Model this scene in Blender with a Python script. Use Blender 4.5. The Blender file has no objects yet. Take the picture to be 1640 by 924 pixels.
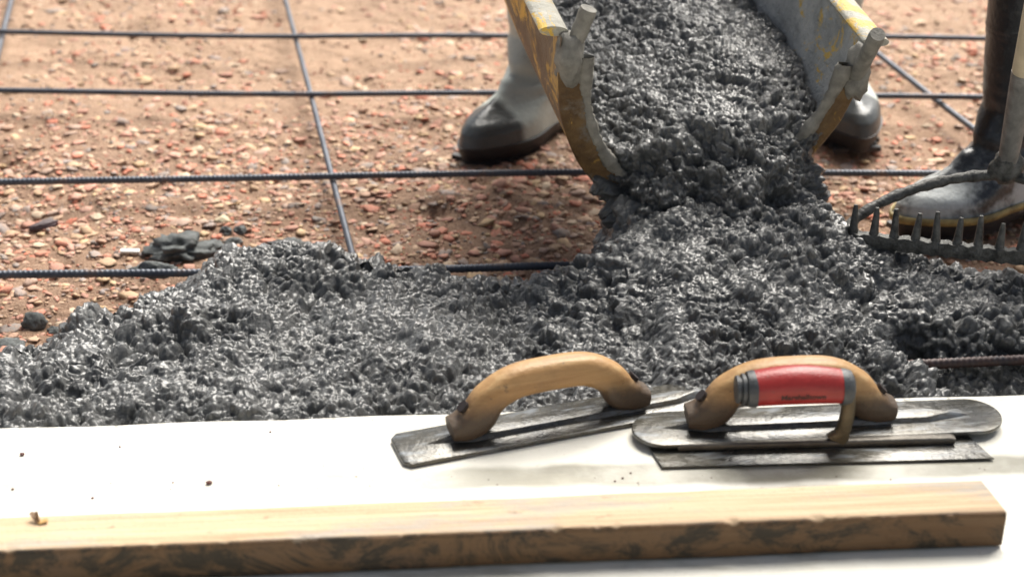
import bpy, math, random
import numpy as np
from mathutils import Vector, Matrix
random.seed(5); rng = np.random.default_rng(11)
R = math.radians
S = bpy.context.scene
COL = S.collection
# ------------------------------------------------------------------ camera, sky, sun, exposure
PITCH = R(27); H = 1.03; FPX = 2574.945; CX, CY = 820., 462.
cam_d = bpy.data.cameras.new("camera"); cam = bpy.data.objects.new("camera", cam_d); COL.objects.link(cam)
cam.location = (0, 0, H); cam.rotation_euler = (R(90) - PITCH, 0, 0)
cam_d.sensor_width = 36; cam_d.lens = FPX / 1640 * 36; cam_d.clip_start = .02; cam_d.clip_end = 500
cam_d.dof.use_dof = True; cam_d.dof.focus_distance = 1.97; cam_d.dof.aperture_fstop = 4.0
S.camera = cam
w = bpy.data.worlds.new("World"); S.world = w; w.use_nodes = True
nt = w.node_tree; bg = nt.nodes["Background"]
sky = nt.nodes.new("ShaderNodeTexSky"); sky.sky_type = 'NISHITA'; sky.sun_disc = False
SUN_EL, SUN_AZ = R(50), R(22)          # azimuth from +Y towards +X (the light comes from behind the work)
sky.sun_elevation = SUN_EL; sky.sun_rotation = SUN_AZ
sky.air_density = 1.0; sky.dust_density = 3.0; sky.ozone_density = 1.0
bw = nt.nodes.new('ShaderNodeRGBToBW'); nt.links.new(sky.outputs[0], bw.inputs[0])
mx = nt.nodes.new('ShaderNodeMix'); mx.data_type = 'RGBA'; mx.inputs[0].default_value = .62     # thin overcast greys the blue
nt.links.new(sky.outputs[0], mx.inputs[6]); nt.links.new(bw.outputs[0], mx.inputs[7]); nt.links.new(mx.outputs[2], bg.inputs[0]); bg.inputs[1].default_value = .05
sd = bpy.data.lights.new("sun", 'SUN'); sd.energy = 3.4; sd.angle = R(46); sd.color = (1, .95, .87)
so = bpy.data.objects.new("sun", sd); COL.objects.link(so)
sv = Vector((math.sin(SUN_AZ) * math.cos(SUN_EL), math.cos(SUN_AZ) * math.cos(SUN_EL), math.sin(SUN_EL)))
so.rotation_euler = sv.to_track_quat('Z', 'Y').to_euler(); so.location = sv * 6
S.view_settings.view_transform = 'Standard'; S.view_settings.look = 'None'
S.view_settings.gamma = 1; S.view_settings.exposure = 1.5
S.render.engine = 'CYCLES'

# ------------------------------------------------------------------ helpers
fw = np.array([0, math.cos(PITCH), -math.sin(PITCH)]); upv = np.array([0, math.sin(PITCH), math.cos(PITCH)])
def P(x, y, z=0.):
    """point at height z that the photo shows at (x, y)"""
    d = fw + np.array([1, 0, 0]) * (x - CX) / FPX - upv * (y - CY) / FPX
    return np.array([0, 0, H]) + d * (z - H) / d[2]

def sstep(a, b, x):
    t = np.clip((x - a) / (b - a), 0, 1); return t * t * (3 - 2 * t)

def hsh(i, j, k, s):
    h = (i.astype(np.int64) * 374761393 + j.astype(np.int64) * 668265263 + k.astype(np.int64) * 2147483647 + s * 1274126177) & 0xffffffff
    h = ((h ^ (h >> 13)) * 1274126177) & 0xffffffff
    h = ((h ^ (h >> 16)) * 2246822519) & 0xffffffff
    return ((h ^ (h >> 15)) & 0xffffff) / float(0xffffff)

def vnoise(p, s=0):
    i = np.floor(p).astype(np.int64); f = p - i; f = f * f * (3 - 2 * f); o = 0
    for a in (0, 1):
        for b in (0, 1):
            for c in (0, 1):
                wt = (f[:, 0] if a else 1 - f[:, 0]) * (f[:, 1] if b else 1 - f[:, 1]) * (f[:, 2] if c else 1 - f[:, 2])
                o = o + wt * hsh(i[:, 0] + a, i[:, 1] + b, i[:, 2] + c, s)
    return o * 2 - 1

def fbm(p, s=0, n=3):
    o = 0; a = 1.
    for k in range(n):
        o = o + a * vnoise(p * (2.03 ** k) + 17.3 * k, s + k); a *= .5
    return o

def dome(p, s=0, r0=.45, r1=.85):
    i = np.floor(p).astype(np.int64); best = np.zeros(len(p))
    for a in (-1, 0, 1):
        for b in (-1, 0, 1):
            for c in (-1, 0, 1):
                x, y, z = i[:, 0] + a, i[:, 1] + b, i[:, 2] + c
                cx = x + hsh(x, y, z, s); cy = y + hsh(x, y, z, s + 7); cz = z + hsh(x, y, z, s + 13)
                r = r0 + (r1 - r0) * hsh(x, y, z, s + 21)
                v = r * r - (p[:, 0] - cx) ** 2 - (p[:, 1] - cy) ** 2 - (p[:, 2] - cz) ** 2
                best = np.maximum(best, v)
    return np.sqrt(best)

def mesh_np(name, V, F):
    """V (n,3), F (m,k) -> mesh"""
    V = np.ascontiguousarray(V, dtype=np.float32); F = np.ascontiguousarray(F, dtype=np.int32)
    me = bpy.data.meshes.new(name); m, k = F.shape
    me.vertices.add(len(V)); me.vertices.foreach_set('co', V.ravel())
    me.loops.add(m * k); me.loops.foreach_set('vertex_index', F.ravel())
    me.polygons.add(m); me.polygons.foreach_set('loop_start', np.arange(0, m * k, k, dtype=np.int32))
    me.polygons.foreach_set('loop_total', np.full(m, k, dtype=np.int32))
    me.update(calc_edges=True); me.validate(); return me

def tag(o, label=None, cat=None, group=None, kind=None):
    if label: o['label'] = label
    if cat: o['category'] = cat
    if group: o['group'] = group
    if kind: o['kind'] = kind
    return o

def mk(name, V, F, mat, parent=None, smooth=True, auto=None):
    if isinstance(F, np.ndarray): me = mesh_np(name, V, F)
    else:
        me = bpy.data.meshes.new(name); me.from_pydata([tuple(map(float, v)) for v in V], [], F); me.update()
    me.polygons.foreach_set('use_smooth', [smooth] * len(me.polygons))
    if auto is not None: me.set_sharp_from_angle(angle=R(auto))
    me.materials.append(mat)
    o = bpy.data.objects.new(name, me); COL.objects.link(o)
    if parent: o.parent = parent
    return o

def empty(name, loc=(0, 0, 0), rz=0.):
    o = bpy.data.objects.new(name, None); COL.objects.link(o); o.location = loc; o.rotation_euler = (0, 0, rz)
    o.empty_display_size = .05; return o

def grid_faces(nu, nv, wrap_v=False):
    i = np.arange(nu - 1)[:, None]; j = np.arange(nv if wrap_v else nv - 1)[None]
    j2 = (j + 1) % nv
    a = i * nv + j; b = (i + 1) * nv + j; c = (i + 1) * nv + j2; d = i * nv + j2
    return np.stack([a, b, c, d], -1).reshape(-1, 4)

def grid_normals(V, nu, nv, wrap=False):
    G = V.reshape(nu, nv, 3)
    du = np.gradient(G, axis=0)
    if wrap: dv = (np.roll(G, -1, 1) - np.roll(G, 1, 1)) / 2
    else: dv = np.gradient(G, axis=1)
    n = np.cross(du, dv); n /= np.linalg.norm(n, axis=2, keepdims=True) + 1e-12
    return n.reshape(-1, 3)

class MB:
    def __init__(s): s.v = []; s.f = []
    def add(s, V, F):
        b = len(s.v); s.v += [tuple(map(float, v)) for v in V]; s.f += [tuple(int(i) + b for i in f) for f in F]; return s
    def box(s, c, d, M=None):
        c = np.array(c); V = []
        for x in (-.5, .5):
            for y in (-.5, .5):
                for z in (-.5, .5):
                    q = c + np.array(d) * (x, y, z)
                    V.append(tuple(M @ Vector(q)) if M else q)
        return s.add(V, [(0, 1, 3, 2), (4, 6, 7, 5), (0, 4, 5, 1), (2, 3, 7, 6), (0, 2, 6, 4), (1, 5, 7, 3)])
    def prism(s, pts, z0, z1, inset=0., top=None):
        """outline pts (ccw) between z0 and z1; top outline may differ"""
        n = len(pts); top = top or pts
        V = [(x, y, z0) for x, y in pts] + [(x, y, z1) for x, y in top]
        F = [tuple(range(n))[::-1], tuple(range(n, 2 * n))] + [(i, (i + 1) % n, n + (i + 1) % n, n + i) for i in range(n)]
        return s.add(V, F)
    def sweep(s, path, sec, cap=True, up=(0, 1, 0)):
        """sec(i) -> list of (a,b) offsets along side axis (up) and in-plane normal"""
        path = [np.array(p, float) for p in path]; n = len(path); rings = []
        upn = np.array(up, float)
        for i, p in enumerate(path):
            t = path[min(i + 1, n - 1)] - path[max(i - 1, 0)]; t /= np.linalg.norm(t)
            sd_ = upn - t * (t @ upn); sd_ /= np.linalg.norm(sd_); nn = np.cross(t, sd_)
            rings.append([p + sd_ * a + nn * b for a, b in sec(i)])
        k = len(rings[0]); V = [v for r in rings for v in r]; F = []
        for i in range(n - 1):
            for j in range(k):
                F.append((i * k + j, i * k + (j + 1) % k, (i + 1) * k + (j + 1) % k, (i + 1) * k + j))
        if cap: F += [tuple(range(k))[::-1], tuple(range((n - 1) * k, n * k))]
        return s.add(V, F)
    def tube(s, path, rad, k=12, cap=True, up=(0, 1, 0)):
        rf = rad if callable(rad) else (lambda i: rad if not hasattr(rad, '__len__') else rad[i])
        return s.sweep(path, lambda i: [(math.cos(2 * math.pi * j / k) * rf(i), math.sin(2 * math.pi * j / k) * rf(i)) for j in range(k)], cap, up)
    def build(s, name, mat, parent=None, smooth=True, auto=35, bevel=0., seg=2):
        o = mk(name, s.v, s.f, mat, parent, smooth, auto if smooth else None)
        import bmesh
        bm = bmesh.new(); bm.from_mesh(o.data); bmesh.ops.recalc_face_normals(bm, faces=bm.faces)
        if bevel:
            ed = [e for e in bm.edges if len(e.link_faces) == 2 and e.calc_face_angle(0) > R(30)]
            bmesh.ops.bevel(bm, geom=ed, offset=bevel, segments=seg, affect='EDGES', profile=.5)
        bm.to_mesh(o.data); bm.free()
        o.data.polygons.foreach_set('use_smooth', [smooth] * len(o.data.polygons))
        if smooth and auto: o.data.set_sharp_from_angle(angle=R(auto))
        return o

# ------------------------------------------------------------------ materials
def ramp(nt, fac, stops, interp='LINEAR'):
    r = nt.nodes.new('ShaderNodeValToRGB'); r.color_ramp.interpolation = interp; e = r.color_ramp.elements
    while len(e) < len(stops): e.new(.5)
    for q, (p, c) in zip(e, stops): q.position = p; q.color = (*c, 1) if len(c) == 3 else c
    nt.links.new(fac, r.inputs[0]); return r.outputs[0]
class Mat:
    def __init__(s, name):
        m = bpy.data.materials.new(name); m.use_nodes = True; s.m = m; s.nt = m.node_tree
        s.b = s.nt.nodes['Principled BSDF']; s.tc = s.nt.nodes.new('ShaderNodeTexCoord')
    def n(s, t): return s.nt.nodes.new(t)
    def l(s, a, b): s.nt.links.new(a, b)
    def co(s, scale=(1, 1, 1), rot=(0, 0, 0)):
        mp = s.n('ShaderNodeMapping'); mp.inputs['Scale'].default_value = scale; mp.inputs['Rotation'].default_value = rot
        s.l(s.tc.outputs['Object'], mp.inputs[0]); return mp.outputs[0]
    def noise(s, sc, det=4, rough=.55, co=None, dist=0.):
        t = s.n('ShaderNodeTexNoise'); t.inputs['Scale'].default_value = sc; t.inputs['Detail'].default_value = det
        t.inputs['Roughness'].default_value = rough; t.inputs['Distortion'].default_value = dist
        s.l(co or s.tc.outputs['Object'], t.inputs['Vector']); return t.outputs[0]
    def mix(s, f, a, b, mode='MIX'):
        x = s.n('ShaderNodeMix'); x.data_type = 'RGBA'; x.blend_type = mode
        for v, i in ((f, 0), (a, 6), (b, 7)):
            if hasattr(v, 'is_output') or hasattr(v, 'links'): s.l(v, x.inputs[i])
            elif i == 0: x.inputs[0].default_value = v
            else: x.inputs[i].default_value = (*v, 1)
        return x.outputs[2]
    def math(s, op, a, b=0., clamp=False):
        x = s.n('ShaderNodeMath'); x.operation = op; x.use_clamp = clamp
        for v, i in ((a, 0), (b, 1)):
            if hasattr(v, 'links'): s.l(v, x.inputs[i])
            else: x.inputs[i].default_value = v
        return x.outputs[0]
    def sep(s):
        x = s.n('ShaderNodeSeparateXYZ'); s.l(s.tc.outputs['Object'], x.inputs[0]); return x.outputs
    def mr(s, v, a, b, c=0., d=1.):
        x = s.n('ShaderNodeMapRange'); x.interpolation_type = 'SMOOTHSTEP'; s.l(v, x.inputs[0])
        for i, q in enumerate((a, b, c, d)): x.inputs[i + 1].default_value = q
        return x.outputs[0]
    def bump(s, h, dist, strength=1.):
        x = s.n('ShaderNodeBump'); x.inputs['Distance'].default_value = dist; x.inputs['Strength'].default_value = strength
        s.l(h, x.inputs['Height']); s.l(x.outputs[0], s.b.inputs['Normal'])
    def set(s, color=None, rough=None, metal=None, spec=None):
        for v, k in ((color, 'Base Color'), (rough, 'Roughness'), (metal, 'Metallic'), (spec, 'Specular IOR Level')):
            if v is None: continue
            if hasattr(v, 'links'): s.l(v, s.b.inputs[k])
            elif k == 'Base Color': s.b.inputs[k].default_value = (*v, 1)
            else: s.b.inputs[k].default_value = v
        return s

def m_simple(name, col, rough=.6, metal=0., var=.25, sc=40, bump=.0004, bsc=300, spec=None):
    m = Mat(name); a = m.noise(sc, 5)
    c = ramp(m.nt, a, [(.3, tuple(x * (1 - var) for x in col)), (.7, tuple(min(1, x * (1 + var)) for x in col))])
    m.set(c, rough, metal, spec)
    if bump: m.bump(m.noise(bsc, 4), bump)
    return m.m

# wet concrete
def m_concrete(name, dark=1., wet=1.):
    m = Mat(name)
    a = m.noise(60, 5, .6); c = ramp(m.nt, a, [(.3, (.026 * dark, .028 * dark, .027 * dark)), (.72, (.100 * dark, .107 * dark, .106 * dark))])
    m.set(c, ramp(m.nt, m.noise(140, 3), [(.35, (.28 + .3 * (1 - wet),) * 3), (.7, (.46 + .3 * (1 - wet),) * 3)]), 0, .95 * wet + .05)
    m.b.inputs['Coat Weight'].default_value = .85 * wet; m.b.inputs['Coat Roughness'].default_value = .24
    h = m.math('ADD', m.noise(380, 6, .75), m.math('MULTIPLY', m.noise(900, 3, .7), .5))
    m.bump(h, .0042, 1.0)
    return m.m
CONC = m_concrete('wet_concrete')
CLOD = m_concrete('drying_concrete', 2.6, .1)
CRUST = m_simple('cement_crust', (.20, .19, .165), .65, 0, .35, 60, .0012, 260)

# ------------------------------------------------------------------ the ground
def soil_h(X, Y):
    p = np.stack([X, Y, X * 0], 1)
    h = .014 * fbm(p * 3.1, 1, 2) + .006 * fbm(p * 14, 5, 3) + .0022 * fbm(p * 70, 9, 3)
    h += .004 * dome(p * 26 + .4 * 0, 31, .2, .6) * sstep(-.1, .5, fbm(p * 5, 33, 2))
    # clods and hollows of loose dirt
    for x, y, a, s in ((800, 305, .012, .030), (712, 325, .010, .03), (775, 290, -.012, .03), (940, 305, .010, .03), (480, 330, .013, .03), (350, 190, .01, .04),
                       (90, 262, .012, .07), (0, 245, -.03, .035), (1480, 110, .01, .05), (700, 340, -.012, .02), (590, 115, .012, .05), (250, 30, .012, .04)):
        c = P(x, y, .005); h += a * np.exp(-((X - c[0]) ** 2 + (Y - c[1]) ** 2) / (s * s))
    return h - .006
def axis(lo, hi, step, far, g=1.25):
    c = list(np.arange(lo, hi + step, step)); st = step; a = c[-1]
    while a < far: st *= g; a += st; c.append(a)
    st = step; a = c[0]; pre = []
    while a > -far: st *= g; a -= st; pre.append(a)
    return np.array(pre[::-1] + c)
xs = axis(-1.45, 1.45, .006, 120); ys = axis(1.5, 3.75, .006, 120)
GX, GY = np.meshgrid(xs, ys, indexing='ij'); gx, gy = GX.ravel(), GY.ravel()
gz = np.zeros(len(gx)); near = (abs(gx) < 3) & (gy > -1) & (gy < 6); gz[near] = soil_h(gx[near], gy[near])
m = Mat('soil')
big = m.noise(3.0, 4, .6); med = m.noise(28, 6, .7); fine = m.noise(330, 4, .7)
c1 = ramp(m.nt, big, [(.35, (.205, .092, .052)), (.65, (.40, .225, .142))])
c2 = ramp(m.nt, med, [(.3, (.11, .060, .036)), (.5, (.27, .16, .10)), (.72, (.52, .35, .235))])
c = m.mix(.55, c1, c2)
yy = m.sep()[1]
dmp = m.mr(m.noise(5.5, 6, .75), .50, .62, 0, .6); c = m.mix(m.math('MULTIPLY', dmp, m.mr(yy, 3.0, 2.4)), c, (.115, .058, .034))
c = m.mix(m.mr(yy, 2.35, 3.1, .08, .6), c, (.60, .40, .265))
c = m.mix(.45, c, ramp(m.nt, fine, [(.35, (.10, .06, .04)), (.5, (.28, .19, .13)), (.66, (.55, .42, .32))]))
m.set(c, .85, 0, .3); m.bump(m.math('ADD', fine, m.math('MULTIPLY', m.noise(90, 5), 1.3)), .004)
SOIL = m.m
tag(mk('ground', np.stack([gx, gy, gz], 1), grid_faces(len(xs), len(ys)), SOIL), kind='structure')

# gravel: nobody could count it
def ico(sub):
    import bmesh
    bm = bmesh.new(); bmesh.ops.create_icosphere(bm, subdivisions=sub, radius=1)
    V = np.array([v.co[:] for v in bm.verts]); F = np.array([[v.index for v in f.verts] for f in bm.faces]); bm.free(); return V, F
def stones(N, xr, yr, size, seed, Vb, Fb, dens=None, flat=(.35, .7)):
    g = np.random.default_rng(seed)
    X = g.uniform(*xr, N); Y = g.uniform(*yr, N)
    if dens is not None:
        k = g.uniform(size=N) < dens(X, Y); X, Y = X[k], Y[k]
    n = len(X); r = np.clip(size[0] * np.exp(g.normal(0, size[1], n)), size[2], size[3])
    sc = np.stack([r * g.uniform(.8, 1.5, n), r * g.uniform(.7, 1.1, n), r * g.uniform(*flat, n)], 1)
    th = g.uniform(0, 2 * math.pi, n); ti = g.normal(0, .25, n)
    V = Vb[None] * (1 + .22 * g.normal(size=(n, len(Vb), 1)).clip(-1.3, 1.3)) * sc[:, None]
    x, y, z = V[..., 0], V[..., 1], V[..., 2]
    x, z = x * np.cos(ti)[:, None] - z * np.sin(ti)[:, None], x * np.sin(ti)[:, None] + z * np.cos(ti)[:, None]
    x, y = x * np.cos(th)[:, None] - y * np.sin(th)[:, None], x * np.sin(th)[:, None] + y * np.cos(th)[:, None]
    Z = soil_h(X, Y) + sc[:, 2] * g.uniform(-.45, .5, n)
    V = np.stack([x + X[:, None], y + Y[:, None], z + Z[:, None]], -1).reshape(-1, 3)
    F = (Fb[None] + (np.arange(n) * len(Vb))[:, None, None]).reshape(-1, 3)
    return V, F
m = Mat('gravel')
gi = m.n('ShaderNodeNewGeometry').outputs['Random Per Island']
pal = [(0, (.44, .27, .19)), (.12, (.55, .20, .13)), (.2, (.58, .40, .27)), (.30, (.22, .21, .20)), (.38, (.42, .30, .24)), (.46, (.58, .17, .10)),
       (.53, (.48, .33, .20)), (.62, (.40, .19, .14)), (.70, (.60, .29, .22)), (.76, (.62, .50, .36)), (.83, (.28, .25, .24)), (.89, (.54, .30, .23)), (.95, (.60, .43, .24))]
c = ramp(m.nt, gi, pal, 'CONSTANT')
c = m.mix(m.mr(m.noise(160, 4, .7), .35, .7, .1, .7), c, (.36, .22, .145))
m.set(c, .7, 0, .35); m.bump(m.noise(420, 4), .0012); GRAV = m.m
V1, F1 = ico(2); V0, F0 = ico(1)
def dens(X, Y):
    p = np.stack([X, Y, X * 0], 1); n = fbm(p * 2.6, 71, 3)
    return np.clip(.26 + .80 * sstep(2.95, 2.35, Y) + .6 * n, .08, 1)
a = stones(24000, (-1.35, 1.35), (1.55, 3.6), (.0056, .42, .0028, .013), 3, V1, F1, dens, (.18, .42))
b = stones(42000, (-1.35, 1.35), (1.55, 3.6), (.0030, .35, .0015, .006), 4, V0, F0, dens)
V = np.concatenate([a[0], b[0]]); F = np.concatenate([a[1], b[1] + len(a[0])])
tag(mk('gravel', V, F, GRAV, smooth=True), 'loose red, tan and grey gravel scattered over the brown soil', 'gravel', kind='stuff')

# ------------------------------------------------------------------ concrete slab (pale, dry, in the foreground)
SZ = .09
e0, e1 = P(0, 684, SZ), P(1640, 629, SZ); sl = (e1[1] - e0[1]) / (e1[0] - e0[0])
def slab_edge(X): return e0[1] + sl * (X - e0[0])
xs = np.concatenate([[-60, -20, -8, -3], np.linspace(-1.2, 1.2, 241), [3, 8, 20, 60]])
prof = [(0, -.12), (0, SZ - .005), (-.0015, SZ - .0015), (-.005, SZ)]
yo = [-.012, -.03, -.06, -.10, -.14, -.18, -.22, -.26, -.32, -.4, -.6, -1, -2, -5, -20, -60]
rows = []
for x in xs:
    yb = slab_edge(x) + .0012 * math.sin(x * 31) * (abs(x) < 2)
    rows.append([(x, yb + dy, z) for dy, z in prof] + [(x, yb + d, SZ) for d in yo])
V = np.array(rows).reshape(-1, 3); nv = len(prof) + len(yo)
m = Mat('pale_slab')
c = ramp(m.nt, m.noise(6, 6, .6), [(.3, (.70, .68, .60)), (.7, (.78, .765, .70))])
c = m.mix(m.mr(m.noise(140, 4, .8), .62, .72, 0, .5), c, (.42, .38, .31))
X_, Y_, Z_ = m.sep()
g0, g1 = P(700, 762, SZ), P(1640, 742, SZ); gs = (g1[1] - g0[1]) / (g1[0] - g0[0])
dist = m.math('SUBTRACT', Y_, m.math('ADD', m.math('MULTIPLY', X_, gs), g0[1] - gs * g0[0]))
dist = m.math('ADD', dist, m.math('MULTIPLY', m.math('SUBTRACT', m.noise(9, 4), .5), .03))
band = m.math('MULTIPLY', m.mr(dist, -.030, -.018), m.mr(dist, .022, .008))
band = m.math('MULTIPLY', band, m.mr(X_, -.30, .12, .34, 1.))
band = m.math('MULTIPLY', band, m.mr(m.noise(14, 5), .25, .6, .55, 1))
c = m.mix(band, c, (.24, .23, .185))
ed = m.math('SUBTRACT', m.math('ADD', m.math('MULTIPLY', X_, sl), e0[1] - sl * e0[0]), Y_)
spl = m.math('MULTIPLY', m.mr(m.noise(70, 5, .75), .56, .64), m.mr(ed, .035, .004))
c = m.mix(m.math('MULTIPLY', spl, .75), c, (.20, .20, .18)); sm = m.math('MULTIPLY', m.mr(m.noise(16, 6, .7, m.co((.35, 1.4, 1))), .50, .66), .55)
c = m.mix(sm, c, (.36, .34, .27))
m.set(c, ramp(m.nt, band, [(0, (.55,) * 3), (1, (.35,) * 3)]), 0, .4); m.bump(m.noise(260, 5, .7), .0006); SLAB = m.m
tag(mk('concrete_slab', V, grid_faces(len(xs), nv)[:, ::-1].copy(), SLAB, auto=40), kind='structure')

# ------------------------------------------------------------------ heap of wet concrete
cr = [(-500, 600, .03), (-200, 590, .035), (0, 562, .045), (60, 545, .05), (120, 505, .055), (200, 487, .07), (250, 452, .08), (310, 428, .09), (350, 408, .10), (400, 398, .11), (450, 385, .112),
      (520, 392, .11), (580, 410, .105), (640, 420, .10), (700, 436, .09), (780, 450, .085), (850, 448, .085), (895, 426, .10), (950, 408, .12), (968, 375, .135), (984, 330, .158),
      (1080, 322, .172), (1200, 312, .178), (1300, 322, .168), (1345, 360, .145), (1400, 402, .118), (1500, 416, .108), (1640, 436, .105), (1900, 450, .10), (2200, 500, .07), (2500, 560, .04)]
cw = np.array([P(x, y, z) for x, y, z in cr])
def heap_h(X, Y):
    p = np.stack([X, Y, X * 0], 1)
    Xw = X + .012 * fbm(p * 9, 41, 2)
    yc = np.interp(Xw, cw[:, 0], cw[:, 1]); zc = np.interp(Xw, cw[:, 0], cw[:, 2])
    ye = slab_edge(X); ze = np.minimum(.078 + .004 * fbm(p * 12, 43, 2), zc + .03)
    t = np.clip((Y - ye) / np.maximum(yc - ye, .02), 0, 1)
    front = ze + (zc - ze) * (1 - (1 - t) ** 1.6)
    back = zc - np.maximum(0, Y - yc) * (.75 + .15 * fbm(p * 8, 45, 2)) - .6 * np.maximum(0, Y - yc) ** 2
    z = np.where(Y < yc, front, back)
    z = z + .008 * fbm(p * 7, 47, 3) * sstep(0, .04, Y - ye)
    # hollow around the exposed bar at the right by the slab, and its pit
    a = P(1440, 590, .05); k = sstep(a[0] - .02, a[0] + .035, X + .2 * (Y - a[1])); yy = P(1500, 572, .06)[1] + .015 * np.sin(X * 30)
    z -= .040 * k * sstep(yy + .025, yy - .02, Y)
    a = P(1452, 600, .04); z -= .05 * np.exp(-((X - a[0]) ** 2 / .022 ** 2 + (Y - a[1]) ** 2 / .035 ** 2))
    for x, y, d, s in ((250, 590, .012, .03), (90, 600, .014, .035), (470, 470, .008, .03), (1020, 560, .012, .03), (640, 600, .006, .02), (1590, 470, .014, .03), (1300, 590, .008, .02), (860, 560, .01, .02)):
        a = P(x, y, .09); z -= d * np.exp(-((X - a[0]) ** 2 + (Y - a[1]) ** 2) / (s * s))
    for x, y, d, s in ((160, 540, .012, .03), (320, 500, .01, .04), (1120, 425, .012, .04), (1250, 370, .015, .03), (1180, 500, .008, .05)):
        a = P(x, y, .10); z += d * np.exp(-((X - a[0]) ** 2 + (Y - a[1]) ** 2) / (s * s))
    return z
def lumps(V, amp=1., seed=100, big=1.):
    wv = np.stack([fbm(V * 55, seed + 1, 2), fbm(V * 55, seed + 2, 2), fbm(V * 55, seed + 3, 2)], 1)
    q = V + wv * .0035
    chunky = sstep(-.35, .35, fbm(V * 11, seed + 8, 2)); fineness = .8 + .4 * sstep(-.5, .4, fbm(V * 17, seed + 9, 2))
    d = big * .0120 * fbm(V * 20, seed + 5, 3) + .0022 * np.abs(fbm(V * 70, seed + 60, 2))
    d += big * .026 * .50 * (dome(q / .026, seed + 10, .3, .8) - .35) * (.4 + .9 * chunky)
    d += 0.0115 * .80 * (dome(q / .0115, seed + 20, .40, .90) - .45) * (.6 + .6 * chunky)
    d += .018 * .45 * (dome(q / .018 + 3.3, seed + 90, .35, .8) - .4) * chunky
    q2 = q + np.stack([fbm(V * 190, seed + 71, 2), fbm(V * 190, seed + 72, 2), fbm(V * 190, seed + 73, 2)], 1) * .0013
    d += .0062 * .70 * (dome(q2 / .0062, seed + 30, .40, .95) - .45) * fineness
    d += .0034 * .58 * (dome(q2 / .0034, seed + 40, .40, .95) - .45) * fineness
    return d * amp
xs = np.concatenate([np.linspace(-1.0, -.74, 60, endpoint=False), np.linspace(-.74, .74, 1180), np.linspace(.74, 1.05, 60)[1:]])
nyv = 540
GX = np.repeat(xs[:, None], nyv, 1)
ts = np.linspace(0, 1, nyv)[None]
GY = slab_edge(GX) + .0015 + ts ** 1.05 * (.66 + 0 * GX)
gx, gy = GX.ravel(), GY.ravel(); gz = heap_h(gx, gy)
V = np.stack([gx, gy, gz], 1); N = grid_normals(V, len(xs), nyv); N[N[:, 2] < 0] *= -1
edge = sstep(0, .02, gy - slab_edge(gx))
D = lumps(V) * (.25 + .75 * edge)
V2 = V + N * D[:, None]
V2[:, 1] = np.maximum(V2[:, 1], slab_edge(V2[:, 0]) + .001)
V2[:, 2] = np.maximum(V2[:, 2], -.03)
m_ = V2[:, 2] > -.028
F = grid_faces(len(xs), nyv); F = F[m_[F].any(1)]
heap = mk('concrete_heap', V2, F, CONC)
tag(heap, 'lumpy heap of wet dark grey concrete lying along the pale slab', 'concrete')

# ------------------------------------------------------------------ chute
zL, zR, el, kd = .4005, .3533, .1805, 1.262
L0, R0 = P(905, 62, zL), P(1395, 78, zR)
lat = R0 - L0; wid = np.linalg.norm(lat); lat /= wid
hb = np.cross([0, 0, 1.], lat); hb /= np.linalg.norm(hb)
uu = np.cross(lat, hb)
db = hb * math.cos(el) + uu * math.sin(el); dn = np.cross(db, lat)
if dn[2] > 0: dn = -dn
C0 = (L0 + R0) / 2; RW = wid / 2
def ch(t, s, dd):   # along (back), lateral -1..1, depth
    return C0 + db * t + uu * (.35 * max(0, t - .25) ** 2) + lat * s * RW + dn * dd
def chute_pt(t, a, off=0.):
    return C0 + db * t + uu * (.35 * max(0, t - .25) ** 2) + (RW + off) * (-lat * math.cos(a)) + (RW * kd + off) * dn * math.sin(a)
m = Mat('worn_yellow_paint')
rust = ramp(m.nt, m.noise(30, 5, .7), [(.3, (.045, .027, .014)), (.7, (.14, .085, .04))])
yel = (.62, .36, .045)
scr = m.mr(m.noise(12, 6, .72, m.co((1, 1, 1)), 1.2), .50, .60)
c = m.mix(scr, rust, yel)
cem = m.mr(m.noise(9, 6, .65), .42, .58)
c = m.mix(m.math('MULTIPLY', cem, .45), c, (.20, .17, .13))
m.set(c, .55, 0, .4); m.bump(m.noise(220, 5), .0012); YEL = m.m
m = Mat('rusty_brown_steel')
c = ramp(m.nt, m.noise(16, 6, .7), [(.3, (.055, .030, .014)), (.5, (.13, .075, .030)), (.7, (.20, .125, .05))])
c = m.mix(m.mr(m.noise(22, 6, .75, None, 1.), .60, .68, 0, .9), c, (.50, .29, .05)); c = m.mix(m.mr(m.noise(14, 5, .7), .54, .66, 0, .8), c, (.17, .155, .13))
m.set(c, .5, 0, .4); m.bump(m.noise(160, 5), .002); RUSTY = m.m
m = Mat('cement_coated_steel')
c = ramp(m.nt, m.noise(13, 6, .7), [(.3, (.22, .225, .22)), (.5, (.42, .425, .41)), (.72, (.62, .60, .55))])
sep = m.sep()
c = m.mix(m.mr(m.noise(16, 6, .75, None, .8), .58, .64, 0, .9), c, (.72, .46, .06))
m.set(c, ramp(m.nt, m.noise(50, 4), [(.3, (.25,) * 3), (.7, (.6,) * 3)]), 0, .6)
m.bump(m.math('ADD', m.noise(180, 5), m.math('MULTIPLY', m.noise(30, 5, .7), 2.5)), .003); INNER = m.m
m = Mat('cement_over_yellow')
c = ramp(m.nt, m.noise(25, 6, .7), [(.3, (.26, .25, .21)), (.7, (.50, .48, .41))]); c = m.mix(m.mr(m.noise(19, 6, .78, None, .9), .54, .60, 0, .95), c, (.68, .43, .06))
m.set(c, .5, 0, .4); m.bump(m.noise(90, 6, .7), .003); LIPM = m.m
chute = empty('concrete_chute', tuple(C0 + dn * RW * kd)); cinv = chute.location
def toloc(pts): return [np.array(p) - np.array(cinv) for p in pts]
TL = .62; nt_ = 32; na = 60
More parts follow.
